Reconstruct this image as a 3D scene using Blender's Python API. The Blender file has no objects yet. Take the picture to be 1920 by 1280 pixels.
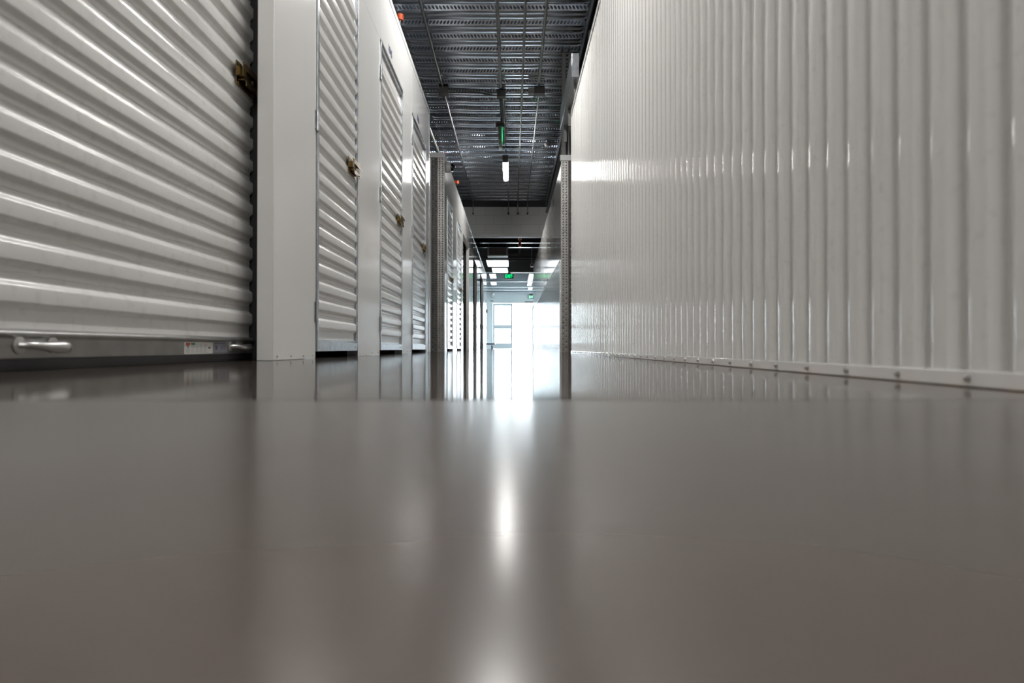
import bpy, math, random
from mathutils import Vector
random.seed(4)
S = bpy.context.scene
COL = S.collection
PI = math.pi

# ------------------------------------------------------------ camera, world, exposure
H = 0.045                                   # lens height above the floor
cd = bpy.data.cameras.new('camera'); cam = bpy.data.objects.new('camera', cd); COL.objects.link(cam)
cd.sensor_width = 36.0; cd.lens = 24.0
cd.clip_start = 0.01; cd.clip_end = 200
cam.location = (0, 0, H)
cam.rotation_euler = (math.radians(90.0 + 0.537), 0, 0)
cd.dof.use_dof = True; cd.dof.focus_distance = 6.0; cd.dof.aperture_fstop = 4.5
S.camera = cam

W = bpy.data.worlds.new('world'); S.world = W; W.use_nodes = True
bg = W.node_tree.nodes['Background']
bg.inputs[0].default_value = (0.84, 0.93, 1.0, 1); bg.inputs[1].default_value = 6.0

vs = S.view_settings
vs.view_transform = 'Standard'; vs.look = 'None'; vs.gamma = 1.0; vs.use_curve_mapping = False
vs.exposure = 1.80
S.cycles.max_bounces = 10; S.cycles.diffuse_bounces = 6; S.cycles.glossy_bounces = 6
S.cycles.sample_clamp_indirect = 8.0

LAMP_STRENGTH = 42.0

# ------------------------------------------------------------ materials
def mat(name, col, rough=0.5, metal=0.0, coat=0.0, emit=None, estr=0.0, noise=None, bump=None, spec=None, rvar=None):
    m = bpy.data.materials.new(name); m.use_nodes = True
    nt = m.node_tree; b = nt.nodes['Principled BSDF']
    b.inputs['Base Color'].default_value = (*col, 1)
    b.inputs['Roughness'].default_value = rough
    b.inputs['Metallic'].default_value = metal
    if coat:
        b.inputs['Coat Weight'].default_value = coat; b.inputs['Coat Roughness'].default_value = 0.08
    if spec is not None: b.inputs['Specular IOR Level'].default_value = spec
    if emit:
        b.inputs['Emission Color'].default_value = (*emit, 1); b.inputs['Emission Strength'].default_value = estr
    tc = nt.nodes.new('ShaderNodeTexCoord')
    if noise:                                 # (scale, other colour, low, high)
        n = nt.nodes.new('ShaderNodeTexNoise'); n.inputs['Scale'].default_value = noise[0]; n.inputs['Detail'].default_value = 5
        r = nt.nodes.new('ShaderNodeValToRGB'); r.color_ramp.elements[0].position = noise[2]; r.color_ramp.elements[1].position = noise[3]
        r.color_ramp.elements[0].color = (*noise[1], 1); r.color_ramp.elements[1].color = (*col, 1)
        nt.links.new(tc.outputs['Object'], n.inputs['Vector']); nt.links.new(n.outputs['Fac'], r.inputs[0]); nt.links.new(r.outputs[0], b.inputs['Base Color'])
    if rvar:                                  # (scale, rough low, rough high)
        n = nt.nodes.new('ShaderNodeTexNoise'); n.inputs['Scale'].default_value = rvar[0]; n.inputs['Detail'].default_value = 4
        mr = nt.nodes.new('ShaderNodeMapRange'); mr.inputs[3].default_value = rvar[1]; mr.inputs[4].default_value = rvar[2]
        nt.links.new(tc.outputs['Object'], n.inputs['Vector']); nt.links.new(n.outputs['Fac'], mr.inputs[0]); nt.links.new(mr.outputs[0], b.inputs['Roughness'])
    if bump:                                  # (scale, strength, distance)
        n = nt.nodes.new('ShaderNodeTexNoise'); n.inputs['Scale'].default_value = bump[0]; n.inputs['Detail'].default_value = 2
        bp = nt.nodes.new('ShaderNodeBump'); bp.inputs['Strength'].default_value = bump[1]; bp.inputs['Distance'].default_value = bump[2]
        nt.links.new(tc.outputs['Object'], n.inputs['Vector']); nt.links.new(n.outputs['Fac'], bp.inputs['Height']); nt.links.new(bp.outputs[0], b.inputs['Normal'])
    return m

WHITE = mat('white_painted_steel', (0.66, 0.655, 0.64), 0.12, bump=(2.2, 0.12, 0.01), rvar=(3.0, 0.08, 0.14))
RIBW = mat('white_ribbed_steel', (0.66, 0.65, 0.63), 0.1, noise=(60, (0.60, 0.59, 0.57), 0.25, 0.42), rvar=(4.0, 0.07, 0.12))
CURT = mat('white_curtain_steel', (0.64, 0.635, 0.62), 0.16, noise=(30, (0.58, 0.575, 0.56), 0.3, 0.45))
GALV = mat('galvanised_steel', (0.60, 0.62, 0.64), 0.28, 1.0, noise=(24, (0.46, 0.48, 0.50), 0.35, 0.65))
DECK = mat('deck_galvanised_steel', (0.58, 0.64, 0.72), 0.21, 1.0, noise=(9, (0.47, 0.52, 0.59), 0.3, 0.7))
BARM = mat('bottom_bar_steel', (0.42, 0.42, 0.41), 0.34, 0.9, noise=(14, (0.33, 0.33, 0.32), 0.3, 0.65))
PLATEB = mat('dull_darkened_plate_metal', (0.33, 0.32, 0.305), 0.36, 1.0, noise=(5, (0.26, 0.25, 0.24), 0.35, 0.6))  # dull base darkened against bright lozenges: sparkle contrast put into the colour
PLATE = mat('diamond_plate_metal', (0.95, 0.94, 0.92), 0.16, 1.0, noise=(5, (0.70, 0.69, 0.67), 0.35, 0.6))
CHROME = mat('handle_steel', (0.5, 0.5, 0.49), 0.3, 1.0)
BRASS = mat('brass', (0.30, 0.22, 0.10), 0.3, 1.0, noise=(80, (0.13, 0.085, 0.035), 0.35, 0.6))
DBRASS = mat('dark_brass', (0.13, 0.085, 0.03), 0.4, 1.0)
BLACK = mat('black_rubber', (0.006, 0.006, 0.007), 0.55)
DARK = mat('black_painted_steel', (0.018, 0.019, 0.023), 0.3)
GREY = mat('dark_grey_box', (0.13, 0.125, 0.12), 0.45, 0.3)
LGREY = mat('light_grey_plastic', (0.42, 0.42, 0.42), 0.4)
WPLAS = mat('white_plastic', (0.75, 0.75, 0.74), 0.35)
COND = mat('conduit_steel', (0.38, 0.38, 0.37), 0.32, 1.0)
ORANGE = mat('orange_paint', (0.55, 0.09, 0.03), 0.4)
REDB = mat('red_coupling', (0.45, 0.03, 0.03), 0.4)
DOME = mat('black_glass_dome', (0.01, 0.008, 0.008), 0.04, coat=1.0)
SHELL = mat('dark_grey_wall', (0.10, 0.10, 0.105), 0.7)
LOBBY = mat('pale_blue_grey_wall', (0.74, 0.80, 0.82), 0.4)
LOBC = mat('lobby_ceiling_paint', (0.16, 0.19, 0.22), 0.9, spec=0.1)
TUBE = mat('lamp_lens', (0.9, 0.9, 0.9), 0.4, emit=(1.0, 0.985, 0.955), estr=LAMP_STRENGTH)
PANEL = mat('panel_light_lens', (0.9, 0.9, 0.9), 0.4, emit=(0.88, 0.95, 1.0), estr=1.1)
GREEN = mat('green_lit_letters', (0.0, 0.5, 0.15), 0.4, emit=(0.0, 0.9, 0.22), estr=0.9)
PGREEN = mat('pale_green_lit_letters', (0.3, 0.8, 0.5), 0.4, emit=(0.3, 0.95, 0.55), estr=0.9)
PAPER = mat('sticker_white', (0.48, 0.48, 0.45), 0.4)
PAPER2 = mat('sticker_grey', (0.17, 0.17, 0.185), 0.4)
INKR = mat('ink_red', (0.42, 0.045, 0.02), 0.5)
INKG = mat('ink_green', (0.02, 0.16, 0.06), 0.5)
INKK = mat('ink_black', (0.03, 0.03, 0.035), 0.5)
INKB = mat('ink_blue', (0.05, 0.05, 0.13), 0.5)
INKP = mat('ink_faint', (0.26, 0.25, 0.25), 0.5)
BROWN = mat('brown_filter', (0.55, 0.43, 0.40), 0.7, noise=(60, (0.07, 0.05, 0.05), 0.4, 0.6))
GROUND = mat('outside_concrete', (0.55, 0.55, 0.53), 0.8)

# polished concrete: two pours, the near one with a duller finish
def floor_mat(name, r0, r1):
    m = bpy.data.materials.new(name); m.use_nodes = True
    nt = m.node_tree; b = nt.nodes['Principled BSDF']; L = nt.links.new; N = nt.nodes.new
    tc = N('ShaderNodeTexCoord')
    n1 = N('ShaderNodeTexNoise'); n1.inputs['Scale'].default_value = 3.5; n1.inputs['Detail'].default_value = 6; n1.inputs['Roughness'].default_value = 0.6
    r = N('ShaderNodeValToRGB'); e = r.color_ramp.elements
    e[0].position = 0.33; e[0].color = (0.090, 0.069, 0.057, 1); e[1].position = 0.66; e[1].color = (0.106, 0.093, 0.083, 1)
    n2 = N('ShaderNodeTexNoise'); n2.inputs['Scale'].default_value = 1.3; n2.inputs['Detail'].default_value = 8
    mr = N('ShaderNodeMapRange'); mr.inputs[1].default_value = 0.0; mr.inputs[2].default_value = 1.0; mr.inputs[3].default_value = r0; mr.inputs[4].default_value = r1
    bp = N('ShaderNodeBump'); bp.inputs['Strength'].default_value = 0.04; bp.inputs['Distance'].default_value = 0.004
    L(tc.outputs['Object'], n1.inputs['Vector']); L(n1.outputs['Fac'], r.inputs[0]); L(r.outputs[0], b.inputs['Base Color'])
    L(tc.outputs['Object'], n2.inputs['Vector']); L(n2.outputs['Fac'], mr.inputs[0]); L(mr.outputs[0], b.inputs['Roughness'])
    
    # diffuse slab under a thin clear sealer
    nt.nodes.remove(b); nt.nodes.remove(bp); out = nt.nodes['Material Output']
    df = N('ShaderNodeBsdfDiffuse'); gl = N('ShaderNodeBsdfGlossy'); fr = N('ShaderNodeFresnel'); mx = N('ShaderNodeMixShader')
    gl.distribution = 'GGX'
    fr.inputs['IOR'].default_value = 1.42
    
    # rusty sealant residue along the foot of the right wall
    sx = N('ShaderNodeSeparateXYZ'); L(tc.outputs['Object'], sx.inputs[0])
    m1 = N('ShaderNodeMapRange'); m1.inputs[1].default_value = 0.488; m1.inputs[2].default_value = 0.512; L(sx.outputs[0], m1.inputs[0])
    n3 = N('ShaderNodeTexNoise'); n3.inputs['Scale'].default_value = 14; L(tc.outputs['Object'], n3.inputs['Vector'])
    m2 = N('ShaderNodeMapRange'); m2.inputs[1].default_value = 0.35; m2.inputs[2].default_value = 0.6; m2.inputs[4].default_value = 0.8; L(n3.outputs['Fac'], m2.inputs[0])
    mu = N('ShaderNodeMath'); mu.operation = 'MULTIPLY'; L(m1.outputs[0], mu.inputs[0]); L(m2.outputs[0], mu.inputs[1])
    mc = N('ShaderNodeMix'); mc.data_type = 'RGBA'; mc.inputs[7].default_value = (0.22, 0.115, 0.065, 1); L(mu.outputs[0], mc.inputs[0]); L(r.outputs[0], mc.inputs[6])
    L(mc.outputs[2], df.inputs[0]); L(mr.outputs[0], gl.inputs['Roughness']); L(fr.outputs[0], mx.inputs[0]); L(df.outputs[0], mx.inputs[1]); L(gl.outputs[0], mx.inputs[2]); L(mx.outputs[0], out.inputs[0])
    return m
FLOORN = floor_mat('polished_concrete_duller', 0.19, 0.21)
FLOORF = floor_mat('polished_concrete', 0.055, 0.09)

# painted concrete block
ALU0 = mat('window_aluminium', (0.66, 0.72, 0.76), 0.4, 0.2)
BLOCK = bpy.data.materials.new('painted_block'); BLOCK.use_nodes = True
def _blk():
    nt = BLOCK.node_tree; b = nt.nodes['Principled BSDF']
    tc = nt.nodes.new('ShaderNodeTexCoord'); mp = nt.nodes.new('ShaderNodeMapping'); mp.inputs['Rotation'].default_value = (PI/2, 0, 0)
    br = nt.nodes.new('ShaderNodeTexBrick'); br.inputs['Scale'].default_value = 1.0
    br.inputs['Brick Width'].default_value = 0.4; br.inputs['Row Height'].default_value = 0.2; br.inputs['Mortar Size'].default_value = 0.006
    br.inputs['Color1'].default_value = (0.80, 0.80, 0.79, 1); br.inputs['Color2'].default_value = (0.76, 0.76, 0.75, 1); br.inputs['Mortar'].default_value = (0.66, 0.66, 0.66, 1)
    nt.links.new(tc.outputs['Object'], mp.inputs[0]); nt.links.new(mp.outputs[0], br.inputs[0]); nt.links.new(br.outputs[0], b.inputs['Base Color'])
    b.inputs['Roughness'].default_value = 0.5
_blk()

# clear glass for the storefront panes
GLASS = bpy.data.materials.new('clear_glass'); GLASS.use_nodes = True
def _gl():
    nt = GLASS.node_tree; nt.nodes.remove(nt.nodes['Principled BSDF']); out = nt.nodes['Material Output']
    t = nt.nodes.new('ShaderNodeBsdfTransparent'); t.inputs[0].default_value = (0.93, 0.97, 0.97, 1)
    g = nt.nodes.new('ShaderNodeBsdfGlossy'); g.inputs['Roughness'].default_value = 0.02
    f = nt.nodes.new('ShaderNodeFresnel'); f.inputs[0].default_value = 1.45
    mx = nt.nodes.new('ShaderNodeMixShader')
    nt.links.new(f.outputs[0], mx.inputs[0]); nt.links.new(t.outputs[0], mx.inputs[1]); nt.links.new(g.outputs[0], mx.inputs[2]); nt.links.new(mx.outputs[0], out.inputs[0])
_gl()

# ------------------------------------------------------------ mesh helpers
class MB:
    def __init__(s): s.v = []; s.f = []; s.m = []
    def add(s, vs, fs, mi=0):
        o = len(s.v); s.v += [tuple(p) for p in vs]; s.f += [tuple(i+o for i in f) for f in fs]; s.m += [mi]*len(fs); return s
    def box(s, x0, x1, y0, y1, z0, z1, mi=0):
        return s.add([(x0,y0,z0),(x1,y0,z0),(x1,y1,z0),(x0,y1,z0),(x0,y0,z1),(x1,y0,z1),(x1,y1,z1),(x0,y1,z1)],
                     [(0,3,2,1),(4,5,6,7),(0,1,5,4),(1,2,6,5),(2,3,7,6),(3,0,4,7)], mi)
    def prism(s, pts, axis, a, b, caps=True, closed=True, mi=0):
        """closed outline of 2-D points swept along an axis; pts are the other two coordinates in xyz order"""
        def P(p, t): return (t, p[0], p[1]) if axis == 'x' else (p[0], t, p[1]) if axis == 'y' else (p[0], p[1], t)
        n = len(pts); vs = [P(p, a) for p in pts] + [P(p, b) for p in pts]
        fs = [(i, (i+1) % n, n+(i+1) % n, n+i) for i in range(n if closed else n-1)]
        if caps and closed: fs += [tuple(range(n))[::-1], tuple(range(n, 2*n))]
        return s.add(vs, fs, mi)
    def tube(s, path, rad, n=10, mi=0):
        """round bar along a path; rad a number or one per point"""
        pts = [Vector(p) for p in path]; k = len(pts)
        rs = rad if isinstance(rad, (list, tuple)) else [rad]*k
        vs = []; up = None
        for i, p in enumerate(pts):
            t = (pts[min(i+1, k-1)] - pts[max(i-1, 0)]).normalized()
            if up is None: up = Vector((0,0,1)) if abs(t.z) < 0.9 else Vector((1,0,0))
            a = (up - t*up.dot(t)).normalized(); b = t.cross(a); up = a
            for j in range(n):
                q = 2*PI*j/n; vs.append(p + (a*math.cos(q) + b*math.sin(q))*rs[i])
        fs = [(i*n+j, i*n+(j+1) % n, (i+1)*n+(j+1) % n, (i+1)*n+j) for i in range(k-1) for j in range(n)]
        fs += [tuple(range(n))[::-1], tuple(range((k-1)*n, k*n))]
        return s.add(vs, fs, mi)
    def cyl(s, p0, p1, r, n=16, mi=0): return s.tube([p0, p1], r, n, mi)
    def build(s, name, m, parent=None, bevel=0.0, smooth=True, ang=38):
        me = bpy.data.meshes.new(name); me.from_pydata(s.v, [], s.f)
        ms = m if isinstance(m, (list, tuple)) else [m]
        for q in ms: me.materials.append(q)
        me.polygons.foreach_set('material_index', s.m)
        import bmesh
        bm = bmesh.new(); bm.from_mesh(me); bmesh.ops.recalc_face_normals(bm, faces=bm.faces); bm.to_mesh(me); bm.free()
        if smooth:
            me.polygons.foreach_set('use_smooth', [True]*len(me.polygons)); me.set_sharp_from_angle(angle=math.radians(ang))
        o = bpy.data.objects.new(name, me); COL.objects.link(o)
        if parent: o.parent = parent
        if bevel:
            b = o.modifiers.new('bevel', 'BEVEL'); b.width = bevel; b.segments = 2; b.limit_method = 'ANGLE'; b.angle_limit = math.radians(50)
            b.harden_normals = False
        return o

def thing(name, label, cat, loc=(0,0,0), group=None, rz=0):
    o = bpy.data.objects.new(name, None); COL.objects.link(o); o.location = loc; o.rotation_euler = (0,0,rz)
    o.empty_display_size = 0.1
    return tag(o, label, cat, group)
def tag(o, label, cat, group=None):
    o['label'] = label; o['category'] = cat
    if group: o['group'] = group
    return o
def struct(o):
    o['kind'] = 'structure'; return o
def copy_tree(o, parent=None):
    c = o.copy(); COL.objects.link(c); c.parent = parent
    for ch in [q for q in list(bpy.data.objects) if q.parent == o]: copy_tree(ch, c)
    return c

def rounded(pts, r, n=3):
    """round the inner corners of an open polyline"""
    out = [pts[0]]
    for i in range(1, len(pts)-1):
        p = Vector(pts[i]); a = Vector(pts[i-1]) - p; b = Vector(pts[i+1]) - p
        d = min(r, a.length*0.48, b.length*0.48); a = a.normalized()*d; b = b.normalized()*d
        for k in range(n+1):
            t = k/n; q = p + a*(1-t)**2 + b*t**2
            out.append((q.x, q.y))
    out.append(pts[-1]); return out

def text_mesh(s, size, depth=0.0008):
    c = bpy.data.curves.new('t', 'FONT'); c.body = s; c.size = size; c.extrude = depth; c.align_x = 'CENTER'; c.align_y = 'CENTER'; c.resolution_u = 3
    o = bpy.data.objects.new('t', c); COL.objects.link(o)
    me = bpy.data.meshes.new_from_object(o.evaluated_get(bpy.context.evaluated_depsgraph_get()))
    bpy.data.objects.remove(o); return me

# ------------------------------------------------------------ setting
XL, XR = -0.84, 0.528                      # corridor faces of the left and right walls
HL, HR, HD = 2.46, 2.145, 2.01             # wall heights, unit door height
YB = 15.2                                  # bulkhead across the corridor
YJ = 0.59                                  # floor joint

fl = MB(); fl.box(-3.2, 3.2, YJ+0.002, 31.9, -0.12, 0.0, 0); fl.box(-3.2, 3.2, -6, YJ-0.002, -0.12, 0.0, 1); fl.box(-3.2, 3.2, YJ-0.002, YJ+0.002, -0.12, -0.004, 2)
struct(fl.build('floor', [FLOORF, FLOORN, GREY], smooth=False))
gr = MB(); gr.box(-30, 30, 31.9, 80, -0.14, -0.02); gr.box(3.3, 30, 20, 31.9, -0.14, -0.02); struct(gr.build('ground', GROUND, smooth=False))

# ceiling: galvanised floor deck with embossed webs
def deck():
    ZB, ZT, P = H+3.28, H+3.335, 0.305
    m = MB(); prof = []
    y = -6.0; starts = []
    while y < YB - 0.1:
        starts.append(y)
        prof += [(y, ZT), (y+0.085, ZT), (y+0.115, ZB), (y+0.175, ZB), (y+0.182, ZB+0.010), (y+0.198, ZB+0.010), (y+0.205, ZB), (y+0.270, ZB), (y+0.300, ZT)]
        y += P
    prof += [(y, ZT)]
    pr = rounded(prof, 0.005, 2)
    pr += [(y, ZT+0.15), (-6.0, ZT+0.15)]
    m.prism(pr, 'x', -3.2, 3.2)
    # oval embossments on the web that faces back along the corridor
    t = Vector((0, 0.030, -0.055)).normalized(); nrm = Vector((0, -0.055, -0.030)).normalized(); xx = Vector((1,0,0))
    for i, ys in enumerate(starts):
        if ys < 3.5: continue
        x = -2.0 + 0.009*(i % 4)
        while x < 0.86:
            c = Vector((x, ys+0.100, (ZB+ZT)/2))
            sl = 1 if i % 2 else -1
            a = (t*0.8 + xx*0.6*sl).normalized()*0.023; b = (xx*0.8 - t*0.6*sl).normalized()*0.011
            v = [c + nrm*0.0006 + a*math.cos(q) + b*math.sin(q) for q in [k*PI/3 for k in range(6)]] + [c + nrm*0.011 + a*0.45, c + nrm*0.011 - a*0.45]
            m.add(v, [(0,1,6), (1,2,7,6), (2,3,7), (3,4,7), (4,5,6,7), (5,0,6)])
            x += 0.036
    return m
struct(deck().build('ceiling', DECK, ang=30))

# left wall: flat white panels between the unit doors
ROLL1 = (-0.25, 2.40); D1 = (2.918, 3.716); D2 = (4.335, 5.218); D3 = (5.718, 6.636); WE1 = 6.935
LB = 8.5; DA = (8.83, 9.68); DBB = (10.40, 11.30); RC = (11.70, 13.35); RD = (14.7, 16.3); RE = (17.9, 19.9); WE2 = 22.4
TH = 0.058
wl = MB()
def piers(runs, opens):
    y0, y1 = runs; edges = [y0] + [q for o in opens for q in o] + [y1]
    for i in range(0, len(edges), 2):
        if edges[i+1] - edges[i] > 0.002: wl.box(XL-TH, XL, edges[i], edges[i+1], 0.0, HD+0.001)
    cuts = [y0] + [o[0] for o in opens] + [y1]
    for i in range(len(cuts)-1):
        if cuts[i+1] - cuts[i] > 0.002: wl.box(XL-TH, XL, cuts[i]+0.0008, cuts[i+1]-0.0008, HD, HL)
piers((-6.0, WE1), [ROLL1, D1, D2, D3])
piers((LB, WE2), [DA, DBB, RC, RD, RE])
wl.box(-3.2, XL-TH, WE1-0.03, WE1, 0, HL); wl.box(-3.2, XL-TH, LB, LB+0.03, 0, HL); wl.box(-3.2, XL-TH, WE2-0.05, WE2, 0, HL)
wallL = struct(wl.build('wall_left', WHITE, bevel=0.002))
# unit interiors stay dark: an added unseen lid blocks overhead light, with partitions
ul = MB(); ul.box(-3.2, XL-TH-0.004, -6, WE1-0.034, HL-0.06, HL-0.03); ul.box(-3.2, XL-TH-0.004, LB+0.034, WE2-0.06, HL-0.06, HL-0.03)
for yy in (2.62, 4.1, 5.45, 10.05, 11.5, 14.1, 17.1): ul.box(-3.2, XL-TH-0.004, yy, yy+0.03, 0, HL-0.06)
struct(ul.build('wall_units_shade_lid', SHELL, smooth=False))
# thin angle along the top edge of the left wall
for k, (a, b) in enumerate(((-6.0, WE1+0.004), (LB-0.004, WE2))):
    t = MB(); t.box(XL+0.0005, XL+0.0035, a, b, HL-0.042, HL+0.004); t.box(XL-TH-0.01, XL+0.0035, a, b, HL+0.0005, HL+0.004)
    struct(t.build('trim_%d' % (k+1), WHITE, bevel=0.0008))
t = MB(); t.box(XL+0.0005, XL+0.004, WE1-0.03, WE1+0.004, 0, HL-0.043); t.box(XL-0.03, XL+0.004, WE1+0.0005, WE1+0.004, 0, HL-0.043)
struct(t.build('trim_3', GALV, bevel=0.0008))

# screws
def screw_mesh():
    m = MB(); m.tube([(0,0,0), (0.0018,0,0)], 0.0052, 12); m.tube([(0.0018,0,0), (0.0040,0,0), (0.0050,0,0)], [0.0036, 0.0034, 0.0022], 6); return m
scr0 = screw_mesh().build('screw', CHROME, wallL)
spots = [(XL, y, 0.0145) for y in (2.44, 2.59, 2.745, 2.875)] + [(XL, y, 0.0145) for y in (3.77, 3.93, 4.1, 4.28, 5.28, 5.45, 5.62, 6.70, 6.86)]
for i, p in enumerate(spots):
    o = scr0 if i == 0 else scr0.copy()
    if i: COL.objects.link(o); o.parent = wallL
    o.location = p

# right wall: vertical corrugated sheet
def corr(y0, y1, X, pitch, depth, crest, valley, r, side=1):
    sl = (pitch - crest - valley)/2; pts = []; y = y0
    while y < y1 - pitch*0.5:
        pts += [(X, y), (X, y+crest), (X+side*depth, y+crest+sl), (X+side*depth, y+crest+sl+valley)]; y += pitch
    pts += [(X, y)]
    return rounded(pts, r, 4), y
pr, yend = corr(-2.0, 6.04, XR, 0.0708, 0.013, 0.030, 0.017, 0.009)
RW1 = yend
mr_ = MB(); mr_.prism(pr + [(XR+0.03, yend), (XR+0.03, -2.0)], 'z', 0.003, HR)
mr_.box(XR+0.03, 3.2, yend-0.03, yend, 0, HR)
mr_.box(XR, XR+0.03, -6, -2.0, 0, HR)
wallR = struct(mr_.build('wall_right', RIBW, ang=30))
# base channel and top angle
t = MB(); t.box(XR-0.0055, XR-0.003, -2, RW1, 0.0, 0.019); t.box(XR-0.0055, XR+0.012, -2, RW1, 0.0, 0.0025)
bt = struct(t.build('baseboard_right', WHITE, bevel=0.0008))
s0 = screw_mesh().build('screw', CHROME, bt); y = 0.4995 + 0.0; k = 0
while y < 5.95:
    o = s0 if k == 0 else s0.copy()
    if k: COL.objects.link(o); o.parent = bt
    o.location = (XR-0.0055, y, 0.0105); o.rotation_euler = (0, 0, PI); y += 0.1416; k += 1
t = MB(); t.box(XR-0.004, XR-0.001, -2, RW1, HR-0.028, HR+0.002); t.box(XR-0.004, XR+0.032, -2, RW1, HR+0.0005, HR+0.003)
struct(t.build('trim_4', WHITE, bevel=0.0008))
ul = MB(); ul.box(XR+0.034, 3.2, -6, RW1-0.034, HR-0.06, HR-0.03); struct(ul.build('wall_units_shade_lid', SHELL, smooth=False))  # added unseen lid keeping light out of the right-hand units

# right wall beyond the cross aisle: smooth panels over a glossy corrugated wainscot
CR = 7.35; WR2 = 16.9; HR2 = 2.02
m = MB(); y = CR
for y2 in (9.6, 12.0, 14.4, WR2): m.box(XR, XR+0.05, y+0.0008, y2-0.0008, 0, HR2); y = y2
m.box(XR+0.05, 3.2, CR, CR+0.03, 0, HR2); m.box(XR+0.05, 3.2, WR2-0.05, WR2, 0, HR2)
struct(m.build('wall_right', WHITE, bevel=0.0015))
WAIN = mat('wainscot_metal', (0.62, 0.66, 0.68), 0.13, 1.0)
pr, ye = corr(7.46, 16.8, XR-0.010, 0.0708, 0.007, 0.034, 0.014, 0.007)
m = MB(); m.prism(pr + [(XR-0.001, ye), (XR-0.001, 7.46)], 'z', 0.0, 0.98); struct(m.build('wall_wainscot', WAIN, ang=30))
m = MB(); m.box(XR-0.013, XR-0.0005, 7.46, 16.85, 0.98, 1.0); struct(m.build('trim_5', GALV, bevel=0.001))
m = MB(); m.box(XR-0.016, XR+0.04, WR2, WR2+0.03, 0, 1.1); struct(m.build('trim_6', WPLAS, bevel=0.002))

# bulkhead and the dark beam over it
m = MB(); m.box(-3.2, 3.2, YB, YB+0.2, H+2.48, H+3.14); struct(m.build('wall_bulkhead', BLOCK, smooth=False))
m = MB(); m.box(-3.2, 3.2, YB+0.02, YB+0.06, H+3.14, H+3.45); struct(m.build('trim_7', DARK, smooth=False))
# outer shell
m = MB(); m.box(-3.3, -3.2, -6.1, 31.9, -0.1, 3.8); struct(m.build('wall_outer_left', SHELL, smooth=False))
m = MB(); m.box(3.2, 3.3, -6.1, 24.6, -0.1, 3.8); m.box(3.2, 3.3, 31.0, 31.9, -0.1, 3.8); m.box(3.2, 3.3, 24.6, 31.0, -0.1, 0.3); m.box(3.2, 3.3, 24.6, 31.0, 2.4, 3.8); struct(m.build('wall_outer_right', SHELL, smooth=False))
m = MB(); m.box(-3.2, 3.2, -6.1, -6.0, -0.1, 3.8); struct(m.build('wall_back', BLOCK, smooth=False))
m = MB(); m.box(-3.2, 3.2, YB+0.06, 23.6, H+3.28, H+3.4); struct(m.build('ceiling', DARK, smooth=False))

# exit lobby
LC = H+2.60
m = MB(); m.box(-3.2, 3.2, 23.6, 31.72, LC, LC+0.15)
struct(m.build('ceiling', LOBC, smooth=False))
m = MB(); m.box(-3.2, 3.2, 23.45, 23.6, LC+0.02, H+3.4); struct(m.build('wall_soffit', mat('soffit_grey', (0.16, 0.16, 0.16), 0.5), smooth=False))
m = MB(); m.box(-3.2, 3.2, 23.43, 23.6, LC-0.015, LC+0.018); struct(m.build('trim_8', WPLAS, smooth=False))
for k, yy in enumerate((26.3, 28.8, 30.2)):
    m = MB(); m.box(-3.2, 3.2, yy, yy+0.14, LC-0.05, LC-0.001); struct(m.build('trim_%d' % (9+k), LOBBY, bevel=0.004))
DX0, DX1, DH = -0.90, 0.98, 2.13
m = MB(); m.box(-3.2, DX0-0.05, 31.7, 31.9, 0, 3.2); m.box(DX1+0.05, 3.2, 31.7, 31.9, 0, 3.2); m.box(DX0-0.05, DX1+0.05, 31.7, 31.9, DH+0.05, 3.2)
struct(m.build('wall_end', LOBBY, smooth=False))
m = MB(); m.box(-3.19, -3.16, 23.6, 31.7, 0, LC-0.06); struct(m.build('wall_lobby_left', LOBBY, smooth=False))
m = MB(); m.box(3.16, 3.19, 23.6, 24.6, 0, LC-0.06); m.box(3.16, 3.19, 31.0, 31.7, 0, LC-0.06); m.box(3.16, 3.19, 24.6, 31.0, 0, 0.3); m.box(3.16, 3.19, 24.6, 31.0, 2.4, LC-0.06); struct(m.build('wall_lobby_right', LOBBY, smooth=False))
m = MB()
for yy in (24.6, 26.7, 28.8, 30.95): m.box(3.2, 3.28, yy, yy+0.05, 0.3, 2.4)
m.box(3.2, 3.28, 24.6, 31.0, 0.3, 0.35); m.box(3.2, 3.28, 24.6, 31.0, 2.35, 2.4)
wn = struct(m.build('window_added_1', ALU0, smooth=False)); m = MB(); m.box(3.235, 3.245, 24.64, 30.96, 0.34, 2.36); m.build('pane', GLASS, wn, smooth=False)  # added unseen side window, put in to brighten the lobby with daylight
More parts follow.
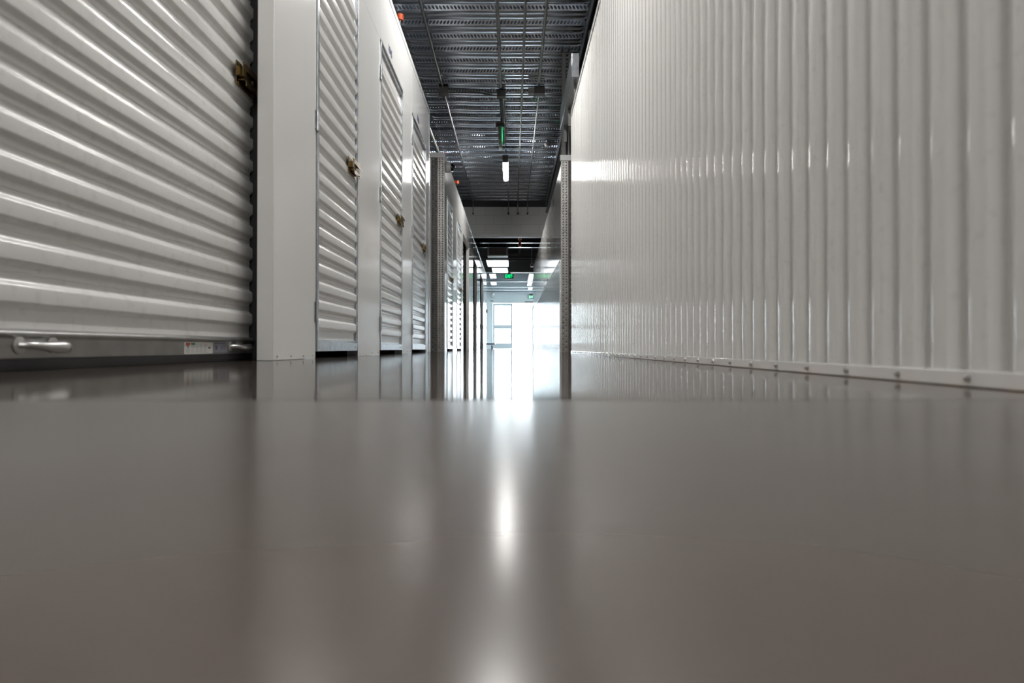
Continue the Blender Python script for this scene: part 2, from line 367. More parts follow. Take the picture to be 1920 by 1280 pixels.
# storefront doorway: closed left leaf, right leaf swung out
ALU = mat('door_aluminium', (0.60, 0.66, 0.70), 0.45)
dr = struct(bpy.data.objects.new('door_1', None)); COL.objects.link(dr); dr.location = (0, 31.74, 0)
m = MB(); m.box(DX0-0.05, DX0, 0, 0.1, 0, DH+0.05); m.box(DX1, DX1+0.05, 0, 0.1, 0, DH+0.05); m.box(DX0, DX1, 0, 0.1, DH, DH+0.05)
m.build('door_frame', ALU, dr, bevel=0.004)
def leaf(par, w):
    m = MB(); m.box(0, 0.09, 0, 0.045, 0.01, DH-0.01); m.box(w-0.09, w, 0, 0.045, 0.01, DH-0.01)
    for z0, z1 in ((0.01, 0.27), (0.93, 1.12), (DH-0.13, DH-0.01)): m.box(0.09, w-0.09, 0, 0.045, z0, z1)
    lf = m.build('door_leaf', ALU, par, bevel=0.004)
    m = MB(); m.box(0.088, w-0.088, 0.018, 0.026, 0.25, 0.95); m.box(0.088, w-0.088, 0.018, 0.026, 1.1, DH-0.11); m.build('pane', GLASS, lf, smooth=False)
    m = MB(); m.box(0.03, w-0.03, -0.05, -0.025, 0.585, 0.615); m.box(0.04, 0.07, -0.03, 0.0, 0.585, 0.615); m.box(w-0.07, w-0.04, -0.03, 0.0, 0.585, 0.615)
    m.build('push_bar', GALV, lf, bevel=0.003)
    return lf
l1 = leaf(dr, 0.93); l1.location = (DX0+0.003, 0.03, 0)
l2 = leaf(dr, 0.93); l2.location = (DX1-0.003, 0.12, 0); l2.rotation_euler = (0, 0, math.radians(88))

# ------------------------------------------------------------ unit doors
PITCH = 0.081
def curtain_profile(z0, z1, x, dep=0.0115):
    """ribs of a roll-up curtain: raised band, sloped sides, recessed band with a fine bead"""
    pts = [(x-dep, z0)]; z = 0.123
    while z + PITCH < z1:
        pts += [(x-dep, z), (x, z+0.010), (x, z+0.043), (x-dep, z+0.053), (x-dep, z+0.0665), (x-dep+0.0028, z+0.0685), (x-dep, z+0.0705)]; z += PITCH
    pts += [(x-dep, z1)]
    return rounded(pts, 0.0035, 3)

def latch(parent, y, z, x):
    """brass slide latch: channel plate, two flanges, dark bolt and staple"""
    m = MB(); m.box(x, x+0.003, y, y+0.165, z-0.042, z+0.042)
    m.box(x+0.003, x+0.024, y+0.03, y+0.165, z+0.018, z+0.022); m.box(x+0.003, x+0.024, y+0.012, y+0.150, z-0.024, z-0.020)
    m.box(x+0.024, x+0.0265, y+0.0, y+0.19, z+0.012, z+0.036); m.box(x+0.024, x+0.0265, y+0.03, y+0.160, z-0.040, z-0.018)
    m.box(x+0.003, x+0.007, y+0.01, y+0.15, z-0.041, z-0.030)
    p = m.build('latch', BRASS, parent, bevel=0.0008)
    m = MB(); m.box(x+0.004, x+0.018, y-0.012, y+0.19, z-0.017, z+0.015); m.box(x+0.018, x+0.026, y+0.004, y+0.03, z-0.015, z+0.012)
    m.build('bolt', DBRASS, p, bevel=0.001)
    m = MB(); m.tube([(x+0.017, y+0.100, z-0.002), (x+0.0215, y+0.100, z-0.002), (x+0.023, y+0.100, z-0.002)], [0.008, 0.008, 0.005], 12)
    m.build('bolt_head', CHROME, p)
    m = MB()
    pass
    for yy, zz in ((0.012, 0.028), (0.145, -0.028)): m = MB(); m.tube([(x+0.0265, y+yy, z+zz), (x+0.0295, y+yy, z+zz)], [0.0045, 0.003], 8); m.build('rivet', DBRASS, p)
    return p

def hinge(parent, z, y=-0.004):
    m = MB(); m.tube([(0.008, y, z-0.045), (0.008, y, z+0.045)], 0.0055, 10)
    for k in range(-2, 3): m.tube([(0.008, y, z+k*0.018-0.0012), (0.008, y, z+k*0.018+0.0012)], 0.0066, 10)
    m.box(0.0015, 0.0032, y, y+0.022, z-0.042, z+0.042); m.box(0.0008, 0.0025, y-0.02, y, z-0.042, z+0.042)
    m.build('hinge', GALV, parent)

def hinged_door(y0, y1, label, number=None, detail=True):
    w = y1 - y0; t = thing('hinged_unit_door', label, 'door', (XL, y0, 0), 'hinged storage unit doors in the left wall')
    g = 0.009; zb = 0.030; zt = HD - 0.008
    pr = curtain_profile(0.081, zt-0.025, -0.004)
    m = MB(); m.prism(pr + [(-0.036, pr[-1][1]), (-0.036, pr[0][1])], 'y', g+0.014, w-g-0.004)
    m.build('corrugated_leaf', CURT, t, ang=30)
    m = MB(); m.box(-0.034, 0.006, g, g+0.016, zb, zt); m.box(-0.034, 0.0035, g+0.016, g+0.030, zb, zt)
    m.box(-0.034, -0.014, w-g-0.020, w-g, zb, zt)
    m.box(-0.034, 0.004, g, w-g, zt-0.024, zt)
    m.build('leaf_frame', GALV, t, bevel=0.0012)
    m = MB(); m.box(-0.034, 0.002, g+0.016, w-g-0.004, zb, zb+0.040); m.box(-0.034, -0.006, g+0.016, w-g-0.004, zb+0.040, zb+0.052)
    m.build('bottom_rail', GALV, t, bevel=0.0015)
    m = MB()
    for yy in (g+0.02, w-g-0.05): m.tube([(0.003, yy, zb+0.018), (0.0065, yy, zb+0.018)], [0.006, 0.003], 8)
    m.build('rail_screws', CHROME, t)
    m = MB(); m.box(-0.05, 0.0015, w-0.0005, w+0.008, 0.0, HD); m.box(-0.004, 0.0025, -0.004, w+0.008, HD-0.0005, HD+0.012)
    m.build('door_jamb', GALV, t, bevel=0.0008)
    if detail:
        for z in (0.20, 1.02, 1.80): hinge(t, z)
    latch(t, w-0.215, 0.99, -0.003)
    if number:
        me = text_mesh(number, 0.075); me.materials.append(INKB); o = bpy.data.objects.new('unit_number', me); COL.objects.link(o); o.parent = t
        o.location = (0.0012, w*0.40, HD+0.075); o.rotation_euler = (PI/2, 0, PI/2)
    return t
hinged_door(*D1, 'narrow white ribbed hinged door nearest the wide roll-up door, its top out of frame')
hinged_door(*D2, 'white ribbed hinged door between the narrow near one and the one beside the diamond-plate corner', '1045')
hinged_door(*D3, 'white ribbed hinged door just before the left diamond-plate corner post', '1046')
hinged_door(*DA, 'white ribbed hinged door directly under and behind the dome camera', detail=False)
hinged_door(*DBB, 'second white ribbed hinged door beyond the left diamond-plate post', detail=False)

def lift_handle(parent, y, x, z):
    m = MB()
    m.tube([(x, y+0.016, z), (x+0.003, y+0.016, z), (x+0.005, y+0.016, z)], [0.0178, 0.0178, 0.0125], 20)
    m.tube([(x, y+0.112, z), (x+0.003, y+0.112, z), (x+0.005, y+0.112, z)], [0.0178, 0.0178, 0.0125], 20)
    m.tube([(x+0.003, y+0.112, z), (x+0.022, y+0.110, z)], 0.005, 10)
    m.tube([(x+0.003, y+0.014, z), (x+0.012, y+0.018, z), (x+0.020, y+0.026, z), (x+0.025, y+0.038, z-0.001), (x+0.027, y+0.060, z-0.003), (x+0.028, y+0.085, z-0.004), (x+0.028, y+0.108, z-0.004), (x+0.0275, y+0.117, z-0.004), (x+0.027, y+0.120, z-0.004)],
           [0.0060, 0.0064, 0.0068, 0.0075, 0.0095, 0.012, 0.013, 0.0118, 0.005], 16)
    return m.build('lift_handle', CHROME, parent, ang=60)

def roll_door(y0, y1, label, handles=(), near=False):
    """root at the near bottom corner of the opening, on the corridor face"""
    w = y1 - y0; t = thing('roll_up_door', label, 'door', (XL, y0, 0), 'roll-up storage unit doors in the left wall')
    X = -0.118; over = 0.118 if near else 0.06
    pr = curtain_profile(0.083, HD+0.10, X)
    m = MB(); m.prism(pr + [(X-0.02, pr[-1][1]), (X-0.02, pr[0][1])], 'y', -over+0.03, w+over)
    m.build('curtain', CURT, t, ang=30)
    m = MB(); m.prism(rounded([(X-0.02, 0.024), (X+0.001, 0.024), (X+0.001, 0.064), (X+0.0085, 0.069), (X+0.0085, 0.076), (X-0.006, 0.083), (X-0.02, 0.083)], 0.003, 2), 'y', -over+0.03, w+over-0.002)
    bar = m.build('bottom_bar', BARM, t)
    m = MB(); m.prism([(X-0.016, 0.0005), (X-0.002, 0.0005), (X, 0.006), (X-0.001, 0.0245), (X-0.016, 0.0245)], 'y', -over+0.03, w+over); m.build('floor_seal', BLACK, t)
    m = MB()
    for a, b in ((-over-0.03, -over+0.03), (w+over-0.03, w+over+0.08)): m.box(X-0.05, X-0.021, a, b, 0, HD+0.1)
    m.box(X-0.02, -0.0585, w+over+0.004, w+over+0.02, 0, HD+0.1); m.box(X-0.02, -0.0585, -over-0.02, -over+0.029, 0, HD+0.1)
    m.build('guide_track', BLACK, t)  # track black also stands for the shadowed gap past the curtain edge
    m = MB(); m.box(X-0.06, -0.06, -over-0.03, w+over+0.08, HD+0.12, HD+0.16); m.build('head_stop', BLACK, t)
    for h in handles: lift_handle(bar, h, X+0.001, 0.050)
    return t, bar
rt, bar = roll_door(*ROLL1, 'wide white ribbed roll-up door filling the left edge, nearest the viewer', handles=(1.308-ROLL1[0], 2.30-ROLL1[0]), near=True)
latch(rt, 2.35-ROLL1[0], 1.0, -0.115)
X = -0.1168
# warning sticker with its red and green heads, arrow mark and lines of small print
s = thing('tmp', 'x', 'x'); bpy.data.objects.remove(s)
a, b = 1.992-ROLL1[0], 2.182-ROLL1[0]
m = MB(); m.box(X, X+0.0004, a, b, 0.0265, 0.0625); st = m.build('warning_sticker', PAPER, bar, smooth=False); st['label'] = 'white warning sticker with red and green marks'
m = MB()
m.prism([(a+0.010, 0.060), (a+0.040, 0.060), (a+0.034, 0.053), (a+0.026, 0.0505), (a+0.020, 0.0505), (a+0.012, 0.053)], 'x', X+0.0004, X+0.0007); m.build('red_mark', INKR, st, smooth=False)
m = MB(); m.box(X+0.0004, X+0.0007, a+0.044, a+0.068, 0.0535, 0.060); m.build('green_mark', INKG, st, smooth=False)
m = MB(); m.box(X+0.0004, X+0.0007, a+0.0215, a+0.0245, 0.042, 0.050)
m.prism([(b-0.034, 0.0455), (b-0.026, 0.0500), (b-0.026, 0.0475), (b-0.016, 0.0475), (b-0.016, 0.0435), (b-0.026, 0.0435), (b-0.026, 0.0410)], 'x', X+0.0004, X+0.0007); m.build('black_mark', INKK, st, smooth=False)
m = MB(); random.seed(2)
for z in (0.0395, 0.0365, 0.0335, 0.0305): m.box(X+0.0004, X+0.0006, a+0.010, a+0.034+random.random()*0.006, z, z+0.0013)
for c0 in (0.045, 0.072, 0.100, 0.128):
    for k in range(8):
        z = 0.0575 - k*0.0036
        if c0 < 0.07 and z > 0.052: continue
        m.box(X+0.0004, X+0.0006, a+c0, a+c0+0.014+random.random()*0.008, z-0.0012, z)
m.build('small_print', INKP, st, smooth=False)
a, b = 2.192-ROLL1[0], 2.290-ROLL1[0]
m = MB(); m.box(X, X+0.0004, a, b, 0.0285, 0.0625); s2 = m.build('information_sticker', PAPER2, bar, smooth=False); s2['label'] = 'grey sticker with dark blue block and ruled lines'
m = MB(); m.box(X+0.0004, X+0.0006, a+0.004, b-0.004, 0.058, 0.0605); m.box(X+0.0004, X+0.0006, a+0.004, b-0.004, 0.030, 0.0308); m.box(X+0.0004, X+0.0006, a+0.010, a+0.024, 0.039, 0.053)
for k in range(4): m.box(X+0.0004, X+0.0006, a+0.045, b-0.010, 0.0385+k*0.004, 0.0397+k*0.004)
m.build('blue_print', INKB, s2, smooth=False)

t1, _ = roll_door(*RC, 'white roll-up door, first one past the two far hinged doors'); latch(t1, 1.5, 1.0, -0.115)
t2, _ = roll_door(*RD, 'white roll-up door below the block bulkhead, between two slim white piers')
t3, _ = roll_door(*RE, 'farthest roll-up door on the left, close to the bright exit')

# ------------------------------------------------------------ diamond-plate corner posts
def lozenges(m, u0, u1, z0, z1, P):
    """P(u, z, h) maps the plate surface to space"""
    d = 0.029; nz = int((z1-z0)/d); nu = int((u1-u0)/d)
    for i in range(nz):
        for j in range(nu):
            u = u0 + (j+0.5)*(u1-u0)/nu; z = z0 + (i+0.5)*(z1-z0)/nz
            s = 1 if (i+j) % 2 else -1; c = 0.7071
            a = (c*0.0165, c*0.0165*s); b = (c*0.0070, -c*0.0070*s)
            m.add([P(u+a[0], z+a[1], 0), P(u+b[0], z+b[1], 0), P(u-a[0], z-a[1], 0), P(u-b[0], z-b[1], 0), P(u+a[0]*0.45, z+a[1]*0.45, 0.0045), P(u-a[0]*0.45, z-a[1]*0.45, 0.0045)],
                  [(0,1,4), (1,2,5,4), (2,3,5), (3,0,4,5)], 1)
def post(name, label, xs, Y, top, bend):
    """xs: the corner and fold positions across the face; each facet is turned a little differently"""
    t = thing(name, label, 'corner guard', (xs[0], Y, 0))
    m = MB(); n = len(xs)-1
    for k in range(n):
        ua, ub = xs[k]-xs[0], xs[k+1]-xs[0]; ya, yb = bend[k], bend[k+1]
        L = math.hypot(ub-ua, yb-ya); tx, ty = (ub-ua)/L, (yb-ya)/L; nx, ny = ty, -tx
        if ny > 0: nx, ny = -nx, -ny
        def P(u, z, h, ua=ua, ya=ya, tx=tx, ty=ty, nx=nx, ny=ny): return (ua+tx*u+nx*h, ya+ty*u+ny*h, z)
        p0 = P(0,0,0); p1 = P(L,0,0)
        m.prism([(p0[0], p0[1]), (p1[0], p1[1]), (p1[0], 0.012), (p0[0], 0.012)], 'z', 0.0, top-0.06)
        lozenges(m, 0.004, L-0.004, 0.01, top-0.065, P)
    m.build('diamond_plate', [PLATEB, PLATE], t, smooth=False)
    x0, x1 = min(xs)-xs[0], max(xs)-xs[0]
    m = MB(); m.box(x0-0.012, x1+0.004, -0.012, 0.0150, top-0.06, top); m.build('cap', WPLAS, t, bevel=0.003)
    return t
post('diamond_plate_post', 'silver diamond-plate corner post on the left, below the dome camera', (-0.842, -0.925, -1.005), LB-0.016, HL+0.015, (0.0, -0.003, 0.004))
post('diamond_plate_post', 'silver diamond-plate corner post on the right, at the end of the corrugated wall', (0.530, 0.606, 0.665), CR-0.016, 2.12, (0.0, -0.002, 0.006))
m = MB(); m.box(-1.06, -1.008, LB-0.012, LB-0.0005, 0, HL-0.045); m.box(-0.841, -0.8375, LB-0.014, LB+0.05, 0, HL-0.045)
struct(m.build('trim_12', WHITE, bevel=0.001))
m = MB(); m.box(0.6655, 0.9, CR-0.012, CR-0.0005, 0, HR2); m.box(0.526, 0.5295, CR-0.014, CR+0.05, 1.001, HR2)
struct(m.build('trim_13', WHITE, bevel=0.001))

# ------------------------------------------------------------ dome camera
t = thing('dome_camera', 'white dome security camera with black glass on top of the left wall', 'security camera', (XL+0.004, 8.70, 2.35))
m = MB(); m.tube([(0,0,0), (0.012,0,0), (0.014,0,0), (0.052,0,0), (0.062,0,0)], [0.070, 0.070, 0.067, 0.067, 0.055], 32); m.build('housing', WPLAS, t)
m = MB(); m.tube([(0.055,0,0), (0.064,0,0)], 0.0585, 32); m.build('trim_ring', DARK, t)
m = MB(); m.tube([(0.060+0.052*math.sin(q), 0, 0) for q in [k*PI/20 for k in range(11)]], [max(0.052*math.cos(k*PI/20), 0.002) for k in range(11)], 28); m.build('dome', DOME, t, ang=80)

# ------------------------------------------------------------ conduits, boxes, lamps under the deck
ZC = H + 3.255
def elbow_path(x, y0, y1, z, drop):
    p = [(x, y0, z)]
    k = (y1-y0)/12
    p += [(x, y0+k*i, z) for i in range(1, 12)]
    p += [(x, y1-0.10+0.10*math.sin(q), z-0.10+0.10*math.cos(q)) for q in (0, PI/8, PI/4, 3*PI/8, PI/2)]
    p += [(x, y1, z-drop)]
    return p
def conduit(x, y0, y1, label, drop=0.28, r=0.0115, straps=(4.2, 7.3, 10.4, 13.5), group='metal conduits under the deck'):
    t = thing('conduit', label, 'conduit', (x, y0, ZC), group)
    m = MB(); m.tube([(0, p[1]-y0, p[2]-ZC) for p in elbow_path(x, y0, y1, ZC, drop)] if drop else [(0,0,0), (0, y1-y0, 0)], r, 10); m.build('pipe', COND, t)
    for sy in straps:
        if y0 < sy < y1-0.2:
            m = MB(); m.tube([(0, sy-y0-0.025, 0), (0, sy-y0+0.025, 0)], r*1.35, 10); m.box(-r*1.1, r*1.1, sy-y0-0.008, sy-y0+0.008, 0, 0.026); m.build('coupling', COND, t)
    if drop:
        m = MB(); m.tube([(0, y1-y0, -drop-0.005), (0, y1-y0, -drop+0.03)], r*1.7, 10); m.build('end_fitting', DARK, t)
    return t
def jbox(x, y, label, sx=0.10, sy=0.10, sz=0.06, plates=True, side=False):
    z = ZC - 0.035 - 0.0
    t = thing('junction_box', label, 'junction box', (x, y, z), 'junction boxes under the deck')
    m = MB(); m.box(-sx/2, sx/2, -sy/2, sy/2, -sz/2, sz/2); m.build('box', GREY, t, bevel=0.003)
    if plates:
        for q in (-sx/2-0.012, sx/2-0.03): m = MB(); m.box(q, q+0.042, sy/2-0.002, sy/2+0.02, -sz/2-0.004, -sz/2+0.012); m.build('mounting_ear', GALV, t, bevel=0.001)
    if side:
        m = MB(); m.box(-sx/2-0.075, -sx/2, -0.03, 0.05, -sz/2+0.01, sz/2); m.build('side_box', LGREY, t, bevel=0.003)
    return t
YX = 8.55
conduit(-0.865, 3.0, YX-0.06, 'steel conduit nearest the left wall, running into the leftmost junction box', drop=0, r=0.0135)
conduit(-0.865, YX+0.09, YB-0.02, 'thin steel conduit leaving the leftmost junction box for the bulkhead', r=0.010)
jbox(-0.86, YX, 'dark junction box under the deck, leftmost of the three', 0.115, 0.13, 0.08)
conduit(-0.140, 3.0, YX-0.06, 'thick steel conduit running to the junction box in the middle of the ceiling', drop=0, r=0.016)
jbox(-0.137, YX+0.1, 'dark junction box in the middle of the ceiling, ahead of the strip light', 0.11, 0.10, 0.08)
conduit(0.128, 3.0, YB-0.02, 'steel conduit running unbroken from the top of the frame to the bulkhead', r=0.012)
conduit(0.330, 3.0, YX-0.1, 'steel conduit at the right, running into the rightmost junction box', drop=0, r=0.013)
jbox(0.345, YX, 'dark junction box at the right with a pale box fixed beside it', 0.13, 0.12, 0.08, side=True)
conduit(0.345, YX+0.1, YB-0.02, 'thin steel conduit leaving the rightmost junction box for the bulkhead', r=0.010)
conduit(-0.08, 12.2, YB-0.02, 'steel conduit running from beyond the lit strip light to the bulkhead', r=0.012)
# cross conduit to the left
t = thing('conduit', 'dark bent conduit crossing the ceiling from the left wall to the middle box', 'conduit', (0, YX+0.12, ZC))
m = MB(); m.tube([(-1.25,0,0), (-0.50,0,0), (-0.42,0.005,-0.002), (-0.34,0.03,-0.008), (-0.27,0.05,-0.012), (-0.20,0.05,-0.02)], 0.0105, 8); m.build('pipe', GREY, t)
# strut channel that carries the exit sign and the lamp
t = thing('strut_channel', 'dark steel strut running along the ceiling between middle box and exit sign', 'strut', (-0.145, 8.75, ZC-0.05))
m = MB(); m.prism([(-0.018,0.02), (-0.018,-0.02), (0.018,-0.02), (0.018,0.02), (0.013,0.02), (0.013,-0.015), (-0.013,-0.015), (-0.013,0.02)], 'y', 0.0, 1.93); m.build('channel', GREY, t)
m = MB(); m.tube([(0.035, 0.05, 0), (0.035, 1.0, 0), (0.035, 1.9, 0)], 0.009, 8); m.build('wire_tube', COND, t)
# exit sign seen edge-on
t = thing('exit_sign', 'green exit sign seen edge-on, hanging in the corridor before the strip light', 'exit sign', (-0.165, 9.45, H+2.88))
m = MB(); m.box(-0.06, 0.06, -0.10, 0.05, 0.155, 0.215); m.tube([(0.02, -0.03, 0.215), (0.02, -0.03, 0.302)], 0.012, 8); m.build('canopy', GREY, t, bevel=0.004)
m = MB(); m.box(-0.024, 0.024, -0.15, 0.15, -0.03, 0.155); m.build('housing', mat('taupe_housing', (0.30, 0.27, 0.25), 0.4), t, bevel=0.006)
m = MB(); m.box(0.0245, 0.030, -0.142, 0.142, -0.02, 0.145); m.build('lit_edge', mat('green_panel', (0.02, 0.15, 0.06), 0.3, emit=(0.0, 0.5, 0.14), estr=0.35), t, bevel=0.001)
me = text_mesh('EXIT', 0.15); me.materials.append(GREEN); o = bpy.data.objects.new('letters', me); COL.objects.link(o); o.parent = t; o.location = (0.0305, 0, 0.062); o.rotation_euler = (PI/2, 0, PI/2)
m = MB(); m.box(-0.022, 0.03, 0.04, 0.20, -0.085, -0.032); m.build('emergency_lamp', WPLAS, t, bevel=0.006)
# strip lights
def strip(y, label):
    t = thing('strip_light', label, 'light', (-0.105, y, H+2.985), 'strip lights along the corridor')
    m = MB(); m.box(-0.048, 0.048, -0.62, 0.62, 0.001, 0.05); m.box(-0.045, 0.045, -0.66, -0.612, -0.06, 0.05); m.box(-0.04, 0.04, 0.612, 0.63, -0.05, 0.04); m.build('housing', GREY, t, bevel=0.004)
    m = MB(); pts = [(0.042*math.cos(q), 0.0-0.052*math.sin(q)) for q in [k*PI/10 for k in range(11)]]
    m.prism(pts, 'y', -0.61, 0.61); m.build('lens', TUBE, t, ang=50)
    for yy in (-0.5, 0.5): m = MB(); m.tube([(0, yy, 0.05), (0, yy, 0.30)], 0.005, 8); m.build('hanger', COND, t)
    return t
strip(11.38, 'lit white strip light hanging in the middle of the ceiling')
strip(5.05, 'strip light over the near roll-up and hinged doors, just above the top of the frame')
strip(2.35, 'added fill strip light between the viewer and the next lamp, high out of the frame')  # unseen lamp added to brighten the near walls
strip(-1.3, 'first strip light behind the viewer, out of the frame')
strip(-4.6, 'added fill strip light behind the viewer, beside the back wall')  # unseen lamp added as extra fill from behind
# smoke detector and its wire
t = thing('ceiling_sensor', 'small round sensor under the deck near the right wall', 'sensor', (0.575, 10.9, ZC-0.01))
m = MB(); m.tube([(0,0,0.03), (0,0,0.0), (0,0,-0.02)], [0.055, 0.055, 0.035], 20); m.build('body', GREY, t)
m = MB(); m.tube([(-0.05,0,0), (-0.15,0.02,-0.03), (-0.35,0,-0.01), (-0.5,-0.05,-0.04), (-0.60,-0.10,-0.13)], 0.004, 6); m.build('wire', DARK, t)

# ------------------------------------------------------------ sprinkler pipes
t = thing('sprinkler_pipe', 'grey pipe with red couplings running above the left wall', 'pipe', (-1.165, 6.2, H+3.08))
m = MB(); m.tube([(0,-3.5,0), (0, 8.9, 0)], 0.027, 14); m.build('pipe', COND, t)
for yy in (1.35, 5.2): m = MB(); m.tube([(0,yy-0.04,0), (0,yy+0.04,0)], 0.036, 14); m.build('coupling', REDB, t)
def sprinkler(x, y, z, label):
    t = thing('sprinkler', label, 'sprinkler', (x, y, z), 'orange sprinkler fittings')
    m = MB(); m.tube([(0,0,0.05), (0,0,0.0)], 0.03, 12); m.tube([(-0.05,0,0.03), (0.03,0,0.03)], 0.022, 10); m.build('fitting', ORANGE, t)
    m = MB(); m.tube([(0,0,0.0), (0,0,-0.03), (0,0,-0.034), (0,0,-0.036)], [0.008,0.007,0.018,0.018], 10); m.build('deflector', GALV, t)
    m = MB(); m.tube([(-0.02,0,0.03), (-0.3,0,0.03)], 0.013, 8); m.build('branch_pipe', COND, t)
    m = MB(); m.tube([(-0.27,0,0.03), (-0.27,0,H+3.275-z)], 0.005, 8); m.build('hanger_rod', COND, t)
sprinkler(-0.99, 6.0, H+2.89, 'orange sprinkler fitting above the left wall, near the top of the frame')
sprinkler(-0.98, 12.2, H+2.94, 'orange sprinkler fitting peeping over the left wall beyond the dome camera')
t = thing('sprinkler_drop', 'orange pipe hanging in front of the black beams past the bulkhead', 'pipe', (0.19, 16.6, H+2.46))
m = MB(); m.tube([(0,0,0.0), (0,0,0.82)], 0.03, 10); m.build('pipe', ORANGE, t)
for zz in (0.05, 0.20, 0.27): m = MB(); m.tube([(0,0,zz-0.022), (0,0,zz+0.022)], 0.045, 10); m.build('coupling', ORANGE, t)

# ------------------------------------------------------------ steel at the right
def ibeam(m, x, y0, y1, z0, z1, fw=0.12, tf=0.012):
    m.box(x-0.005, x+0.005, y0, y1, z0, z1); m.box(x-fw/2, x+fw/2, y0, y1, z0, z0+tf); m.box(x-fw/2, x+fw/2, y0, y1, z1-tf, z1)
t = thing('steel_beam', 'long dark steel beam along the right edge of the deck', 'beam', (0.805, 3.0, H+3.0))
m = MB(); ibeam(m, 0, -6, 12.15, 0.0, 0.275); m.box(-0.058, -0.045, -6, 12.15, 0.16, 0.279); m.build('beam', DARK, t)
t = thing('steel_channel', 'grey sheet-steel channel fixed above the end of the right corrugated wall', 'channel', (0.50, 5.7, H+2.27))
m = MB(); m.box(0.0, 0.003, 0, 1.4, 0.0, 0.20); m.box(0.003, 0.062, 0, 1.4, 0.0, 0.003); m.box(0.003, 0.062, 0, 0.003, 0.003, 0.20); m.box(0.059, 0.062, 0.003, 1.4, 0.003, 0.20); m.build('channel', GALV, t, bevel=0.001)
for yy in (0.15, 0.75, 1.25): m = MB(); m.box(0.034, 0.058, yy, yy+0.03, HR+0.0035-H-2.27, 0.0); m.build('bracket', GREY, t)
for sy, dx in ((4.9, 0.0), (6.35, 0.02)):
    t = thing('steel_stud', 'grey steel stud rising behind the right wall, ' + ('nearer the top of the frame' if sy < 5 else 'beside the end of the corrugated wall'), 'stud', (0.70+dx, sy, HR-0.03))
    m = MB(); m.box(0, 0.004, 0, 0.09, 0, 0.9); m.box(0, 0.035, 0, 0.004, 0, 0.9); m.box(0, 0.035, 0.086, 0.09, 0, 0.9); m.build('stud', GALV, t)
t = thing('steel_column', 'pair of grey steel studs standing above the right diamond-plate post', 'column', (0.545, CR+0.055, HR2))
m = MB()
for a in (0.0, 0.075): m.box(a, a+0.004, 0, 0.09, 0, 1.24); m.box(a, a+0.04, 0, 0.004, 0, 1.24); m.box(a, a+0.04, 0.086, 0.09, 0, 1.24)
m.build('studs', GREY, t, bevel=0.001)

# ------------------------------------------------------------ dark zone between bulkhead and lobby
for yy, zz, lab in ((17.5, 2.69, 'black steel beam just behind the block bulkhead'), (19.0, 2.795, 'second black steel beam behind the bulkhead, above the air unit')):
    t = thing('steel_beam', lab, 'beam', (0, yy, H+zz), 'black cross beams beyond the bulkhead')
    m = MB(); z1 = 3.275-zz; m.box(-3.1, 3.1, 0, 0.012, 0, z1); m.box(-3.1, 3.1, -0.06, 0.07, 0, 0.014); m.box(-3.1, 3.1, -0.06, 0.07, z1-0.014, z1); m.build('beam', DARK, t, bevel=0.002)
t = thing('air_unit', 'suspended air unit with brown filter face past the bulkhead', 'air unit', (-0.39, 18.55, H+2.5))
m = MB(); m.box(-0.28, 0.28, 0.02, 0.42, 0, 0.24); m.build('casing', LGREY, t, bevel=0.006)
m = MB(); m.box(-0.23, 0.225, 0.0, 0.02, 0.035, 0.22); m.build('filter', BROWN, t)
m = MB(); m.box(-0.28, -0.23, -0.01, 0.02, 0, 0.24); m.box(0.225, 0.28, -0.01, 0.02, 0, 0.24); m.box(-0.23, 0.225, -0.01, 0.02, 0, 0.03); m.build('filter_frame', WPLAS, t, bevel=0.003)
for x in (-0.25, 0.25): m = MB(); m.tube([(x, 0.2, 0.24), (x, 0.2, 0.775)], 0.006, 6); m.build('hanger', COND, t)
def panel(x0, x1, y0, y1, z, label, thick=0.045, rods=True, group='ceiling panel lights'):
    t = thing('panel_light', label, 'light', ((x0+x1)/2, (y0+y1)/2, z), group); w = (x1-x0)/2; l = (y1-y0)/2
    m = MB(); m.box(-w, w, -l, l, 0.006, thick); m.build('frame', WPLAS, t, bevel=0.002)
    m = MB(); m.box(-w+0.012, w-0.012, -l+0.012, l-0.012, -0.002, 0.005); m.build('diffuser', PANEL, t, smooth=False)
    if rods:
        for a in (-w*0.8, w*0.8):
            for b in (-l*0.8, l*0.8): m = MB(); m.tube([(a, b, thick), (a, b, H+3.275-z)], 0.004, 6); m.build('hanger', COND, t)
panel(-0.73, -0.10, 19.15, 20.6, H+2.45, 'large lit panel hanging just beyond the air unit')
panel(-0.63, -0.13, 21.05, 22.2, H+2.45, 'lit hanging panel behind the large one, ahead of the exit sign')
panel(-0.80, -0.57, 23.8, 25.2, LC-0.032, 'small lit ceiling panel at the left of the green exit sign', 0.03, False)
panel(-0.85, -0.62, 26.6, 27.8, LC-0.032, 'small lit ceiling panel left in the lobby, second from the front', 0.03, False)
panel(0.60, 0.78, 23.8, 26.2, LC-0.032, 'long lit ceiling panel at the right of the green exit sign', 0.03, False)
panel(0.62, 0.80, 26.6, 28.2, LC-0.032, 'small lit ceiling panel at the lobby right, nearer than the last one', 0.03, False)
panel(0.70, 0.88, 29.0, 30.1, LC-0.032, 'last lit ceiling panel at the right before the open doorway', 0.03, False)
